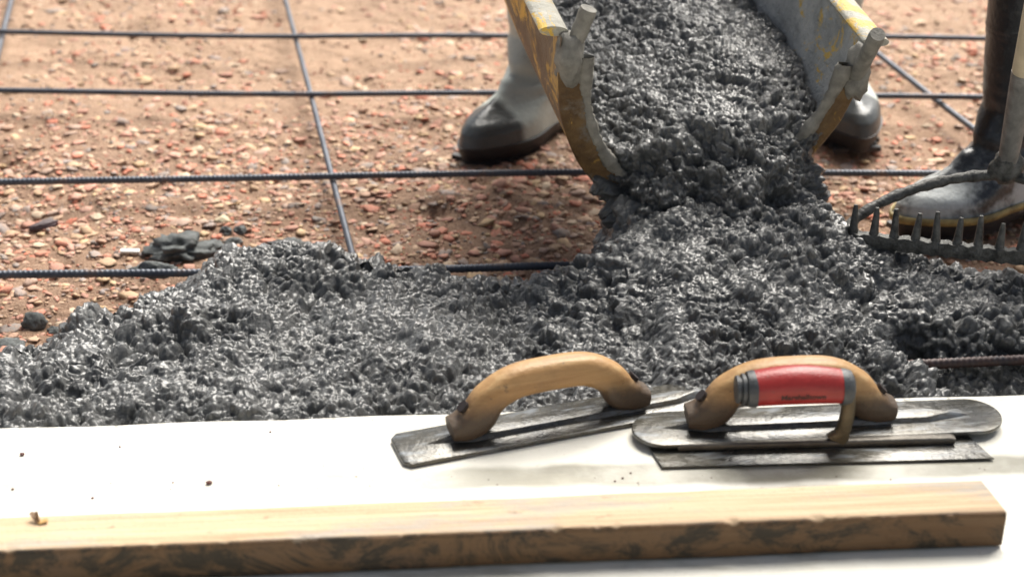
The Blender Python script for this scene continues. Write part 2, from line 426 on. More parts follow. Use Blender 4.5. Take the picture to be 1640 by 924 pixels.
# outer and inner skins of the trough
def skin(o):
    V = []
    for i in range(nt_ + 1):
        for j in range(na + 1):
            V.append(chute_pt(TL * i / nt_, math.pi * j / na, o))
    return np.array(toloc(V))
Vo = skin(0.004)
o = mk('trough', Vo, grid_faces(nt_ + 1, na + 1), YEL, chute)
Vi = skin(0.0)
o = mk('trough_lining', Vi, grid_faces(nt_ + 1, na + 1)[:, ::-1].copy(), INNER, chute)
# rounded lips along both top edges
for sgn, an in ((-1, 0.), (1, math.pi)):
    mb = MB(); path = [chute_pt(t, an) + lat * sgn * .012 - dn * .003 for t in np.linspace(.012, TL, 26)]
    mb.sweep(toloc(path), lambda i: [(.019 * math.cos(q) * 1.0, .007 * math.sin(q)) for q in np.linspace(0, 2 * math.pi, 16, endpoint=False)], up=tuple(lat))
    o = mb.build('rim_lip', LIPM, chute)
# reinforcing band round the mouth
V = []; ncs = 10
for j in range(121):
    a = math.pi * (.035 + .93 * j / 120); pc = chute_pt(0, a); on = -lat * math.cos(a) + dn * math.sin(a); on /= np.linalg.norm(on)
    for q in range(ncs):
        th = 2 * math.pi * q / ncs
        ca, sa = math.cos(th), math.sin(th)
        da = .007 * np.sign(ca) * abs(ca) ** .5; dr = .018 * np.sign(sa) * abs(sa) ** .5
        w_ = 1 + .10 * fbm(np.array([[j * .15, q * .5, 1.]]), 3, 2)[0]
        V.append(pc + db * (.002 + da) + on * (-.0125 + dr * w_))
V = np.array(toloc(V)); F = grid_faces(121, ncs, True)
o = mk('mouth_flange', V, F, RUSTY, chute)
# cement crust along the front face of the band
V = []; ncs = 8
for j in range(181):
    a = math.pi * (.03 + .94 * j / 180); pc = chute_pt(0, a); on = -lat * math.cos(a) + dn * math.sin(a); on /= np.linalg.norm(on)
    th_ = .006 * (1.1 + .9 * fbm(np.array([[j * .13, 0, 5.]]), 8, 3)[0])
    for q in range(ncs):
        th = 2 * math.pi * q / ncs
        V.append(pc + db * (-.004 + .8 * th_ * math.cos(th)) + on * (-.031 + (.005 + th_ * .7) * math.sin(th)) + rng.normal(size=3) * .0006)
mk('dried_splash', np.array(toloc(V)), grid_faces(181, ncs, True), CRUST, chute)
# the two hook pins
def pin(base, tip, r0, r1, lump):
    mb = MB(); n = 14; path = [base + (tip - base) * k / n for k in range(n + 1)]
    mb.tube(toloc(path), [r0 * (1 + .05 * math.sin(k * 2.1)) for k in range(n)] + [r1], 18)
    mb.build('hook_pin', CRUST, chute, auto=50, bevel=0)
    V, F = ico(3); Vn = V * (1 + .22 * fbm(V * 2.2, int(base[0] * 100), 3))[:, None]
    V = Vn * np.array(lump[1]) + lump[0]
    mk('hook_bracket', np.array(toloc(V)), F, CRUST, chute)
lb = chute_pt(.01, .22) ; lt = P(943, 14, zL + .035)
pin(lb + lat * .004, lt, .011, .0105, (chute_pt(.003, .11, .004) + lat * .015, (.018, .019, .036)))
rb = chute_pt(.01, math.pi - .25); rt_ = P(1406, 55, zR + .04)
pin(rb, rt_, .0105, .010, (chute_pt(.003, math.pi - .14, .004) - lat * .012, (.018, .019, .040)))
tag(chute, 'worn yellow steel chute with cement crusted rim pouring concrete', 'chute')

# ------------------------------------------------------------------ concrete stream in and out of the chute
def loop(t, nphi=420):
    """closed section of the stream: t<0 falls in front of the mouth, t>=0 inside the chute"""
    ph = np.linspace(0, 1, nphi, endpoint=False)
    top = ph < .62; u = np.where(top, 1 - 2 * ph / .62, -1 + 2 * (ph - .62) / .38)   # right->left on top, left->right below
    return ph, top, u
nphi = 660; nst = 440
tt = np.linspace(.56, -.20, nst)
G = np.zeros((nst, nphi, 3))
ph, top, u = loop(0, nphi)
TOPD = lambda u: .160 - .030 * u - .034 * (1 - u ** 2)     # fill level below the rims
for i, t in enumerate(tt):
    if t >= 0:
        # fill level between the walls
        sL, sR = -.70 - .07 * min(1, t / .12), .84 + .07 * min(1, t / .12)
        s = (sL + sR) / 2 + (sR - sL) / 2 * u
        dtop = TOPD(u) - .030 * min(1, t / .12)
        dbot = RW * kd * np.sqrt(np.clip(1 - s ** 2, 0, 1)) - .003
        d = np.where(top, dtop, np.maximum(dbot, dtop + .004))
        pts = C0 + db * t + uu * (.35 * max(0, t - .25) ** 2) + lat * (s * RW)[:, None] + dn * d[:, None]
    else:
        v = -t / .20                              # 0..1 down the fall
        fwd = -hb                                 # horizontal, out of the mouth
        sL, sR = -.70 + .17 * min(1, v * 2.5) - .10 * v * v, .84 - .09 * min(1, v * 2) + .10 * v * v
        s = (sL + sR) / 2 + (sR - sL) / 2 * u
        ex = .095 * math.sin(min(1, v * 1.15) * math.pi / 2) + .05 * v ** 3; dr = .17 * v ** 1.35
        bulge = np.sqrt(np.clip(1 - u ** 2, 0, 1))
        front = C0 + lat * (s * RW)[:, None] + dn * TOPD(u)[:, None] + fwd * (ex * (.35 + .65 * bulge))[:, None] + np.array([0, 0, -1.]) * dr
        dbot = np.maximum(RW * kd * np.sqrt(np.clip(1 - (s) ** 2, 0, 1)) - .003, TOPD(u) + .004)
        back = C0 + lat * (s * RW)[:, None] + dn * dbot[:, None] + fwd * (.3 * ex) + np.array([0, 0, -1.]) * (dr * .8)
        pts = np.where(top[:, None], front, back)
    G[i] = pts
# soften the section corners
for _ in range(10):
    G = .5 * G + .25 * (np.roll(G, 1, 1) + np.roll(G, -1, 1))
for _ in range(14):
    G[1:-1] = .5 * G[1:-1] + .25 * (G[2:] + G[:-2])
V = G.reshape(-1, 3); N = grid_normals(V, nst, nphi, True)
cen = G.mean(1, keepdims=True).repeat(nphi, 1).reshape(-1, 3)
if ((V - cen) * N).sum() < 0: N = -N
fall = np.repeat(sstep(.06, -.05, tt), nphi)
topm = np.tile(np.where(top, 1., .0), nst); tm = topm.reshape(nst, nphi)
for _ in range(12): tm = .5 * tm + .25 * (np.roll(tm, 1, 1) + np.roll(tm, -1, 1))
topm = np.maximum(tm.ravel(), fall)
inside = lumps(V, .8, 300, .6); out = lumps(V, 1.15, 400, 1.4) + .020 * (dome(V / .05, 470, .3, .8) - .35)
D = (inside * (1 - fall) + out * fall) * topm
stream = mk('concrete_stream', V + N * D[:, None], grid_faces(nst, nphi, True), CONC)
tag(stream, 'glistening wet concrete sliding down the chute and spilling from its mouth', 'concrete')

# ------------------------------------------------------------------ rebar
m = Mat('rebar_steel')
c = ramp(m.nt, m.noise(25, 5, .65), [(.3, (.045, .052, .070)), (.55, (.085, .095, .115)), (.72, (.15, .095, .07))])
m.set(c, .5, .4, .5); m.bump(m.noise(400, 3), .0004); REB = m.m
m = Mat('rusty_rebar')
c = ramp(m.nt, m.noise(40, 5, .65), [(.3, (.022, .025, .033)), (.62, (.07, .036, .028))]); m.set(c, .5, .3); REBR = m.m
def rebar(pts, r, label, ribs=True, mat=None, group='reinforcing bars laid over the soil', thick=None):
    pts = [np.array(p, float) for p in pts]
    # resample a gentle polyline
    seg = [np.linalg.norm(pts[i + 1] - pts[i]) for i in range(len(pts) - 1)]; cs = np.concatenate([[0], np.cumsum(seg)])
    Lg = cs[-1]; step = .0016 if ribs else .01; n = int(Lg / step); s = np.linspace(0, Lg, n); A = np.array(pts)
    path = np.stack([np.interp(s, cs, A[:, k]) for k in range(3)], 1)
    ker = max(3, int(.12 / step)) | 1
    for k in range(3):
        e = np.pad(path[:, k], ker // 2, mode='reflect', reflect_type='odd'); path[:, k] = np.convolve(e, np.ones(ker) / ker, 'valid')
    path[:, 2] += .0012 * np.sin(s * 7); base = path[0].copy(); path -= base
    t = np.gradient(path, axis=0); t /= np.linalg.norm(t, axis=1)[:, None]
    sd_ = np.cross(t, [0, 0, 1.]); sd_ /= np.linalg.norm(sd_, axis=1)[:, None]; up_ = np.cross(sd_, t); k = 14
    ph = np.arange(k) * 2 * math.pi / k
    if ribs:
        fr = (s[:, None] / .0070 + .35 * np.abs(np.sin(ph))[None]) % 1
        rr = r * (1 + .17 * np.exp(-((fr - .5) / .17) ** 2) * np.clip(np.abs(np.sin(ph + .3)) * 1.6, 0, 1)[None])
        rr = np.maximum(rr, r * (1 + .12 * (np.abs(np.sin(ph + .3)) < .2))[None])
    else: rr = np.full((n, k), r)
    V = path[:, None] + sd_[:, None] * (np.cos(ph)[None] * rr)[..., None] + up_[:, None] * (np.sin(ph)[None] * rr)[..., None]
    V = V.reshape(-1, 3); F = grid_faces(n, k, True)
    o = mk('rebar', V, F, mat or REB); o.location = base
    import bmesh
    bm = bmesh.new(); bm.from_mesh(o.data); bm.verts.ensure_lookup_table()
    bm.faces.new([bm.verts[j] for j in range(k)]); bm.faces.new([bm.verts[(n - 1) * k + j] for j in range(k)][::-1])
    bmesh.ops.recalc_face_normals(bm, faces=bm.faces); bm.to_mesh(o.data); bm.free()
    tag(o, label, 'rebar', group); return o
def ext(a, b, k0=.25, k1=.25): return [a + (a - b) * k0, a, b, b + (b - a) * k1]
zt = .040
rebar([P(-250, 47, zt), P(0, 52, zt), P(460, 59, zt), P(815, 58, zt), P(1420, 60, zt), P(1640, 63, zt), P(1850, 66, zt)], .0050, 'farthest long ribbed bar, passing behind the boots near the top')
rebar([P(-250, 143, zt), P(0, 146, zt), P(500, 151, zt), P(815, 150, zt), P(1390, 154, zt), P(1640, 158, zt), P(1850, 160, zt)], .0050, 'second farthest long ribbed bar, level with the ankle of the grey boot')
rebar([P(-250, 300, zt), P(0, 293, zt), P(540, 281, zt), P(950, 277, zt), P(1320, 276, zt), P(1580, 278, zt), P(1850, 282, zt)], .0052, 'long ribbed bar crossing just below the grey boot')
rebar([P(-250, 446, zt), P(0, 441, zt), P(300, 437, zt), P(730, 430, zt), P(880, 426, zt), P(1100, 425, .03), P(1300, 425, .03)], .0054, 'long ribbed bar running into the back of the concrete heap')
rebar([P(1395, 588, .068), P(1480, 584, .068), P(1640, 577, .068), P(1900, 568, .068)], .0062, 'dark rust topped bar lying in a hollow of the heap close to the slab', mat=REBR)
za = zt - .0108
rebar([P(430, -110, za), P(457, 0, za), P(497, 150, za), P(531, 281, za), P(566, 415, za), P(590, 500, za)], .0050, 'smooth steel bar running away from the heap under the long bars', ribs=False)
rebar([P(45, -110, za), P(18, 0, za), P(4, 55, za), P(-18, 150, za), P(-50, 290, za), P(-85, 440, za)], .0058, 'bar at the far left corner running away under the long bars', ribs=False)
rebar([P(1290, -5, za), P(1410, 90, za), P(1500, 160, za), P(1570, 214, za), P(1680, 300, za)], .0054, 'smooth bar lying askew between the chute and the black boot', ribs=False)
rebar([P(1408, 598, .052), P(1450, 640, .066)], .0062, 'short rusty bar end poking from the heap at the slab edge', ribs=False, mat=REBR, group=None)

# ------------------------------------------------------------------ boots and workers
m = Mat('muddy_rubber')
X_, Y_, Z_ = m.sep()
dust = m.noise(11, 6, .7)
foot = m.mr(Z_, .30, .12)                       # cement dust on foot and ankle
toe = m.math('MULTIPLY', m.mr(X_, .095, .125), m.mr(Z_, .095, .075))
msk = m.math('MULTIPLY', m.math('MULTIPLY', m.mr(dust, .30, .60), foot), m.math('SUBTRACT', 1., m.math('MULTIPLY', toe, .93)))
def boot_mat(name, dustcol, base, lo, hi, toe_dark=True, zhi=.30, zlo=.1, keep=0.):
    m = Mat(name); X_, Y_, Z_ = m.sep(); d = m.noise(13, 6, .7)
    f = m.mr(Z_, zhi, zlo, keep, 1.); k = m.math('MULTIPLY', m.mr(d, lo, hi), f)
    if toe_dark:
        t = m.math('MULTIPLY', m.mr(m.math('ADD', X_, m.math('MULTIPLY', m.math('SUBTRACT', d, .5), .03)), .128, .145), m.mr(Z_, .15, .09))
        k = m.math('MULTIPLY', k, m.math('SUBTRACT', 1., m.math('MULTIPLY', t, .9)))
    c = m.mix(k, base, dustcol); c = m.mix(m.mr(m.noise(70, 4, .7), .5, .75, 0, .25), c, (.10, .11, .115))
    m.set(c, ramp(m.nt, k, [(0, (.28,) * 3), (1, (.6,) * 3)]), 0, .5); m.bump(m.math('ADD', m.noise(120, 5), m.math('MULTIPLY', d, 2.)), .0012)
    return m.m
BOOT_A = boot_mat('dusty_grey_rubber', (.46, .50, .46), (.022, .025, .030), .12, .34, True, .9, .3, .8)
BOOT_B = boot_mat('black_rubber_with_mud', (.48, .51, .51), (.018, .021, .026), .36, .58, False, .15, .06)
SOLE = m_simple('black_sole', (.018, .018, .02), .55, 0, .3, 60, .001, 200)
WELT = m_simple('yellow_welt', (.30, .23, .09), .6, 0, .6, 50, .0006, 200)
INSIDE = m_simple('boot_inside', (.012, .012, .012), .8)
def boot_profile(z):
    zk = [0, .02, .035, .055, .068, .078, .088, .105, .125, .15, .18, .22, .30, .38]
    hk = [-.086, -.090, -.091, -.089, -.086, -.083, -.080, -.076, -.073, -.070, -.068, -.068, -.072, -.075]
    fk = [.212, .222, .224, .218, .205, .182, .155, .122, .096, .080, .070, .073, .076, .078]
    wk = [.050, .0535, .054, .053, .051, .049, .047, .0465, .047, .048, .051, .055, .061, .065]
    return np.interp(z, zk, hk), np.interp(z, zk, fk), np.interp(z, zk, wk)
def boot(parent, loc, rz, mat, height=.38, welt=False, bands=False, fold=1.):
    root = empty('boot', loc, rz); root.parent = parent
    def ring(z, inset=0., n=88):
        h, f, wd = boot_profile(z); c = (h + f) / 2; a = (f - h) / 2 - inset; wd = wd - inset
        q = np.arange(n) * 2 * math.pi / n; cq, sq = np.cos(q), np.sin(q)
        x = c + a * np.sign(cq) * np.abs(cq) ** .9
        u_ = (x - h) / (f - h); ft = 1 - sstep(.075, .16, z)     # foot outline: narrow heel and waist, wide ball
        wf = .86 + .10 * np.sin((u_ - .1) * math.pi) + .16 * np.exp(-((u_ - .72) / .2) ** 2) - .10 * np.exp(-((u_ - .42) / .13) ** 2)
        inst = np.where(u_ > .5, 1 - .42 * sstep(.5, 1., u_) * sstep(.06, .085, z) * (1 - sstep(.12, .17, z)), 1)
        y = wd * sq * (ft * wf + 1 - ft) * inst
        return np.stack([x, y + .006 * ft * np.sin(u_ * 3.), np.full(n, z)], 1)
    zs = np.concatenate([np.linspace(.026, .10, 44), np.linspace(.103, height, 90)])
    rings = [ring(z) for z in zs]; n = 88
    V = np.array(rings); Vf = V.reshape(-1, 3); Nn = grid_normals(Vf, len(zs), n, True)
    if (Nn * (Vf - Vf.mean(0))).sum() < 0: Nn = -Nn
    z = Vf[:, 2]
    wr = np.exp(-((z - .135) / .04) ** 2) + .08 * np.exp(-((z - .24) / .06) ** 2)
    disp = fold * .0045 * wr * np.sin(z * 170 + 4.5 * vnoise(Vf * 16, 3) + Vf[:, 0] * 22) + .003 * fbm(Vf * 9, 5, 2)
    disp += .0016 * (np.exp(-((z - .105) / .003) ** 2) * (Vf[:, 0] > .04))
    if bands:
        for zb in (.295, .302, .362, .369): disp += .0018 * np.exp(-((z - zb) / .0018) ** 2)
        disp += .0012 * (z > .30)
    Vf = Vf + Nn * disp[:, None]; V = Vf.reshape(len(zs), n, 3)
    # roll over the top and go down inside
    inn = [];
    for kz in range(12):
        r_ = V[-1].copy(); c_ = r_[:, :2].mean(0); r_[:, :2] = c_ + (r_[:, :2] - c_) * (.96 if kz else .985); r_[:, 2] = height + (.001 if kz == 0 else -.01 * kz); inn.append(r_)
    A = np.concatenate([V, np.array(inn)]).reshape(-1, 3)
    mk('upper', A, grid_faces(len(zs) + 12, n, True), mat, root)
    # sole
    zs2 = [0.004, .004, .010, .014, .024, .034, .036]; of = [.012, .001, .001, -.001, -.002, -.004, .004]
    rs = [ring(max(zz, .01), o_) for zz, o_ in zip(zs2, of)]
    for r_, zz in zip(rs, zs2): r_[:, 2] = zz
    Vs = np.array(rs); ar = np.where((Vs[..., 0] > -.02) & (Vs[..., 0] < .05), 1, 0)
    Vs[..., 2] = np.where((ar == 1) & (Vs[..., 2] < .012), .012, Vs[..., 2])
    Vs = Vs.reshape(-1, 3); F = [tuple(f) for f in grid_faces(len(zs2), n, True)] + [tuple(range(n))]
    mb = MB(); mb.add(Vs, F)
    for sx in np.linspace(-.078, .20, 15):               # tread lugs
        if -.02 < sx < .05: continue
        for sy in (-1, 1):
            mb.box((sx, sy * .040 * (1 if sx > .05 else .85) * (1 if sx < .17 else .72), .004), (.011, .024, .0085))
    mb.build('sole', SOLE, root, auto=50)
    if welt:
        r_ = ring(.036, -.0045); mbw = MB(); p_ = [tuple(v) for v in r_] + [tuple(r_[0])]
        sel = [v for v in p_[:-1]]
        V = [];
        for v in range(n):
            a0 = r_[v]; c_ = np.array([.06, 0, a0[2]]); d_ = (a0 - c_); d_ /= np.linalg.norm(d_)
            for q in range(6):
                th = q * math.pi / 3; V.append(a0 + d_ * .003 * math.cos(th) + np.array([0, 0, 1]) * .0065 * math.sin(th))
        idx = np.arange(n); F = []
        for i in idx:
            for q in range(6): F.append((i * 6 + q, i * 6 + (q + 1) % 6, ((i + 1) % n) * 6 + (q + 1) % 6, ((i + 1) % n) * 6 + q))
        mk('welt', V, F, WELT, root)
    return root

def skin_fig(name, joints, edges, radii, mat, parent=None, sub=2):
    me = bpy.data.meshes.new(name); me.from_pydata([tuple(j) for j in joints], edges, []); me.update()
    o = bpy.data.objects.new(name, me); COL.objects.link(o)
    md = o.modifiers.new('s', 'SKIN'); md.use_smooth_shade = True
    for i, r_ in enumerate(radii):
        sv_ = me.skin_vertices[0].data[i]; sv_.radius = (r_, r_) if not hasattr(r_, '__len__') else r_; sv_.use_root = (i == 0)
    ss = o.modifiers.new('u', 'SUBSURF'); ss.levels = sub; ss.render_levels = sub
    dg = bpy.context.evaluated_depsgraph_get(); me2 = bpy.data.meshes.new_from_object(o.evaluated_get(dg))
    bpy.data.objects.remove(o); me2.name = name; me2.materials.clear(); me2.materials.append(mat)
    me2.polygons.foreach_set('use_smooth', [True] * len(me2.polygons))
    o = bpy.data.objects.new(name, me2); COL.objects.link(o)
    if parent: o.parent = parent
    return o
SKIN = m_simple('skin', (.42, .24, .16), .5); TROU = m_simple('dark_work_cloth', (.03, .035, .05), .85, 0, .3, 60, .001, 400)
SHIRT = m_simple('work_shirt', (.10, .12, .15), .85, 0, .2, 50, .001, 300)
def person(ankL, ankR, hip, chest, head, handL, handR, label):
    """figure standing in the two boots; joints in world space"""
    a = lambda *v: np.array(v, float)
    hd = (a(*ankL) - a(*ankR)); hd[2] = 0; hd /= np.linalg.norm(hd)
    hip, chest, head = a(*hip), a(*chest), a(*head)
    fwv = np.cross([0, 0, 1.], hd)
    if (fwv @ (a(*handL) + a(*handR) - 2 * hip)) < 0: fwv = -fwv
    hl, hr = hip + hd * .10, hip - hd * .10; kl = (hl + a(*ankL)) / 2 + fwv * .05; kr = (hr + a(*ankR)) / 2 + fwv * .05
    sl_, sr_ = chest + hd * .19, chest - hd * .19
    def elbow(s_, h_): return (s_ + h_) / 2 + a(0, 0, -.08) - fwv * .04
    el_, er_ = elbow(sl_, a(*handL)), elbow(sr_, a(*handR)); neck = chest + (head - chest) * .4
    J = [hip, (hip + chest) / 2, chest, neck, head, hl, kl, a(*ankL), hr, kr, a(*ankR), sl_, el_, a(*handL), sr_, er_, a(*handR)]
    E_ = [(0, 1), (1, 2), (2, 3), (3, 4), (0, 5), (5, 6), (6, 7), (0, 8), (8, 9), (9, 10), (2, 11), (11, 12), (12, 13), (2, 14), (14, 15), (15, 16)]
    Rr = [.12, .12, .13, .055, .10, .085, .055, .038, .085, .055, .038, .055, .042, .03, .055, .042, .03]
    for hnd, elb in ((13, 12), (16, 15)):              # fingers curl forward from the palm
        d0 = J[hnd] - J[elb]; d0 /= np.linalg.norm(d0); sdv = np.cross(d0, [0, 0, 1.]); sdv /= np.linalg.norm(sdv) + 1e-9
        palm = len(J); J.append(J[hnd] + d0 * .06); Rr.append(.028); E_.append((hnd, palm))
        for kf, off in enumerate((-.03, -.01, .01, .03)):
            b_ = len(J); J.append(J[palm] + d0 * .035 + sdv * off); Rr.append(.009); E_.append((palm, b_))
            J.append(J[palm] + d0 * .06 + sdv * off - a(0, 0, .025)); Rr.append(.008); E_.append((b_, b_ + 1))
        b_ = len(J); J.append(J[hnd] + d0 * .03 + sdv * .045 - a(0, 0, .02)); Rr.append(.01); E_.append((hnd, b_))
    body = skin_fig('person', J, E_, Rr, SKIN)
    tag(body, label, 'person')
    skin_fig('trousers', [hip, hl, kl, a(*ankL) + a(0, 0, .10), hr, kr, a(*ankR) + a(0, 0, .10)], [(0, 1), (1, 2), (2, 3), (0, 4), (4, 5), (5, 6)], [.15, .115, .078, .055, .115, .078, .055], TROU, body)
    skin_fig('shirt', [(hip + chest) / 2, hip + a(0, 0, .08), chest, sl_, el_, sr_, er_, neck - (neck - chest) * .5], [(0, 1), (0, 2), (2, 3), (3, 4), (2, 5), (5, 6), (2, 7)], [.15, .16, .16, .08, .06, .08, .06, .07], SHIRT, body)
    return body
# worker behind the chute
def world_foot(px, py, ang, s=.20):
    """toe tip pixel on the ground; returns ankle ground point"""
    t = P(px, py, 0.); d = np.array([math.cos(ang), math.sin(ang), 0]); return t - d * s, ang
aL, gL = world_foot(757, 262, R(180 + 53)); aR, gR = world_foot(1372, 243, R(-82))
pA = person((aR[0], aR[1], .08), (aL[0], aL[1], .08), ((aL[0] + aR[0]) / 2, (aL[1] + aR[1]) / 2 + .12, .92), ((aL[0] + aR[0]) / 2 , (aL[1] + aR[1]) / 2 + .02, 1.38),
            ((aL[0] + aR[0]) / 2, (aL[1] + aR[1]) / 2 - .06, 1.66), (aR[0] - .05, aR[1] - .2, 1.05), (aL[0] + .05, aL[1] - .2, 1.05), 'worker in grey dusty rubber boots standing behind the chute')
b1 = boot(pA, (aL[0], aL[1], 0), gL, BOOT_A); b2 = boot(pA, (aR[0], aR[1], 0), gR, BOOT_A)
# worker with the rake at the right
aB, gB = world_foot(1446, 378, R(180 + 26), .205); aB2 = aB + np.array([.42, .10, 0])
pB = person((aB[0], aB[1], .08), (aB2[0], aB2[1], .08), ((aB[0] + aB2[0]) / 2 + .06, (aB[1] + aB2[1]) / 2, .93), ((aB[0] + aB2[0]) / 2 - .02, (aB[1] + aB2[1]) / 2, 1.40),
            ((aB[0] + aB2[0]) / 2 - .1, (aB[1] + aB2[1]) / 2, 1.68), (aB[0] + .07, aB[1] + .02, 1.08), (aB[0] + .10, aB[1] + .12, 1.22), 'worker in tall black boots with muddy feet, standing beside the rake')
boot(pB, (aB[0], aB[1], 0), gB, BOOT_B, .40, True, True, .8); boot(pB, (aB2[0], aB2[1], 0), gB - .3, BOOT_B, .40, True, True, .8)

# ------------------------------------------------------------------ rake
m = Mat('cement_covered_iron')
c = ramp(m.nt, m.noise(60, 5, .7), [(.35, (.024, .024, .022)), (.62, (.12, .12, .11))]); m.set(c, .5, .1, .5); m.bump(m.noise(160, 5), .003); IRON = m.m
PALE = m_simple('pale_ash_wood', (.46, .38, .26), .7, 0, .15, 30, .0006, 200)
rk0, rk1 = P(1360, 382, .132), P(1620, 410, .132); rd = (rk1 - rk0); rd /= np.linalg.norm(rd); RL = .375
sock = P(1612, 268, .205); 
rake = empty('garden_rake', tuple(rk0)); lc = np.array(rk0)
mb = MB(); n = 60
path = [rk0 + rd * RL * i / n - lc for i in range(n + 1)]
mb.sweep(path, lambda i: [(a_ * (1 + .18 * math.sin(i * 1.7 + a_ * 900)), b_ * (1 + .15 * math.sin(i * 2.3))) for a_, b_ in ((-.006, -.0095), (.006, -.0095), (.0075, 0), (.006, .009), (-.006, .009), (-.0075, 0))], up=tuple(np.cross(rd, [0, 0, 1])))
mb.build('head_bar', IRON, rake, auto=60)
tdir = np.array([.04, .12, 1.]); tdir /= np.linalg.norm(tdir)
for i in range(15):
    b_ = rk0 + rd * (.004 + RL * (i / 14.) * .985) - lc; ln = .046 + .004 * math.sin(i * 3.3)
    mb = MB(); off = np.array([0, 0, 0.])
    mb.tube([b_ + off + (tdir + np.array([.05 * math.sin(i * 2.7), .03 * math.cos(i * 1.3), 0])) * ln * k / 6 for k in range(7)], [.0085, .0068, .0056, .0050, .0044, .0038, .0026], 10)
    mb.build('tine', IRON, rake, auto=60)
# the bow: two arms from the bar ends to the socket
for sgn in (0, 1):
    e_ = rk0 + rd * (RL if sgn else 0.)
    c1 = e_ + rd * (.02 if sgn else -.02) + np.array([0, .03, .012]) if not sgn else e_ + rd * .02 + np.array([0, .03, .012])
    c2 = sock + rd * (.10 if sgn else -.10) + np.array([0, 0, -.016])
    path = []
    for k in range(31):
        t = k / 30; path.append((1 - t) ** 3 * e_ + 3 * (1 - t) ** 2 * t * c1 + 3 * (1 - t) * t * t * c2 + t ** 3 * (sock - np.array([0, 0, .012])) - lc)
    mb = MB(); mb.tube(path, [.0072 * (1 + .2 * math.sin(k * 2.1) * math.sin(k * .9)) for k in range(31)], 12, up=(0, 0, 1)); mb.build('bow_arm', IRON, rake, auto=60)
htop = P(1651, 60, .40); hd_ = htop - sock; hd_ /= np.linalg.norm(hd_)
V, F = ico(3); V = V * (1 + .2 * fbm(V * 2.5, 61, 3))[:, None] * np.array([.022, .017, .024]) + sock - lc
mk('socket_lump', V, F, IRON, rake)
FER = m_simple('cement_grey_ferrule', (.17, .165, .155), .5, .2, .35, 50, .0015, 200)
mb = MB(); mb.tube([sock + hd_ * t - lc for t in np.linspace(0, .15, 16)], [.0125 + .0035 * i / 15 for i in range(16)], 20, up=(0, 1, 0)); mb.build('ferrule', FER, rake, auto=50)
mb = MB(); mb.tube([sock + hd_ * t - lc for t in np.linspace(.148, 1.45, 30)], .0155, 20); mb.build('handle', PALE, rake, auto=50)
tag(rake, 'cement caked bow rake with its tines up beside the black boot', 'rake')

# ------------------------------------------------------------------ tools on the slab
m = Mat('wet_grimy_metal')
g_ = m.noise(14, 5, .65); st = m.noise(60, 5, .7, m.co((.35, 1.6, 1)))
c = ramp(m.nt, g_, [(.35, (.035, .037, .038)), (.6, (.095, .088, .07))]); c = m.mix(m.mr(st, .5, .7, 0, .8), c, (.17, .19, .21))
m.set(c, ramp(m.nt, st, [(.35, (.12,) * 3), (.65, (.40,) * 3)]), .3, .8); m.bump(m.math('ADD', m.noise(110, 5, .6), m.math('MULTIPLY', m.noise(500, 3), .3)), .0007); GRIME = m.m
m = Mat('worn_handle_wood')
X_, Y_, Z_ = m.sep()
gr = m.noise(26, 5, .6, m.co((.25, 3., 3.)))
c = ramp(m.nt, gr, [(.3, (.30, .155, .055)), (.55, (.44, .26, .11)), (.75, (.52, .35, .17))])
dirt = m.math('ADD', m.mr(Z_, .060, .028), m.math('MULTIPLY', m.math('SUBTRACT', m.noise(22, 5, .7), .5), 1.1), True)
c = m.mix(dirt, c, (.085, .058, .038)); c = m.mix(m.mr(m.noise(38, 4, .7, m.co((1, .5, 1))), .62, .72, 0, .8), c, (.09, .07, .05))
m.set(c, .5, 0, .5); m.bump(m.math('ADD', gr, m.noise(120, 4)), .0010); HWOOD = m.m
DKR = m_simple('grey_rubber_collar', (.055, .06, .065), .45, 0, .3, 60, .0006, 300)
m = Mat('red_grip'); c = ramp(m.nt, m.noise(30, 5, .7), [(.3, (.22, .014, .013)), (.62, (.34, .026, .024)), (.8, (.17, .04, .03))]); m.set(c, .38, 0, .5); m.bump(m.noise(350, 3), .0004); REDG = m.m
BLK = m_simple('hole_shade_black', (.012, .006, .006), .6, 0, .1, 40, 0)

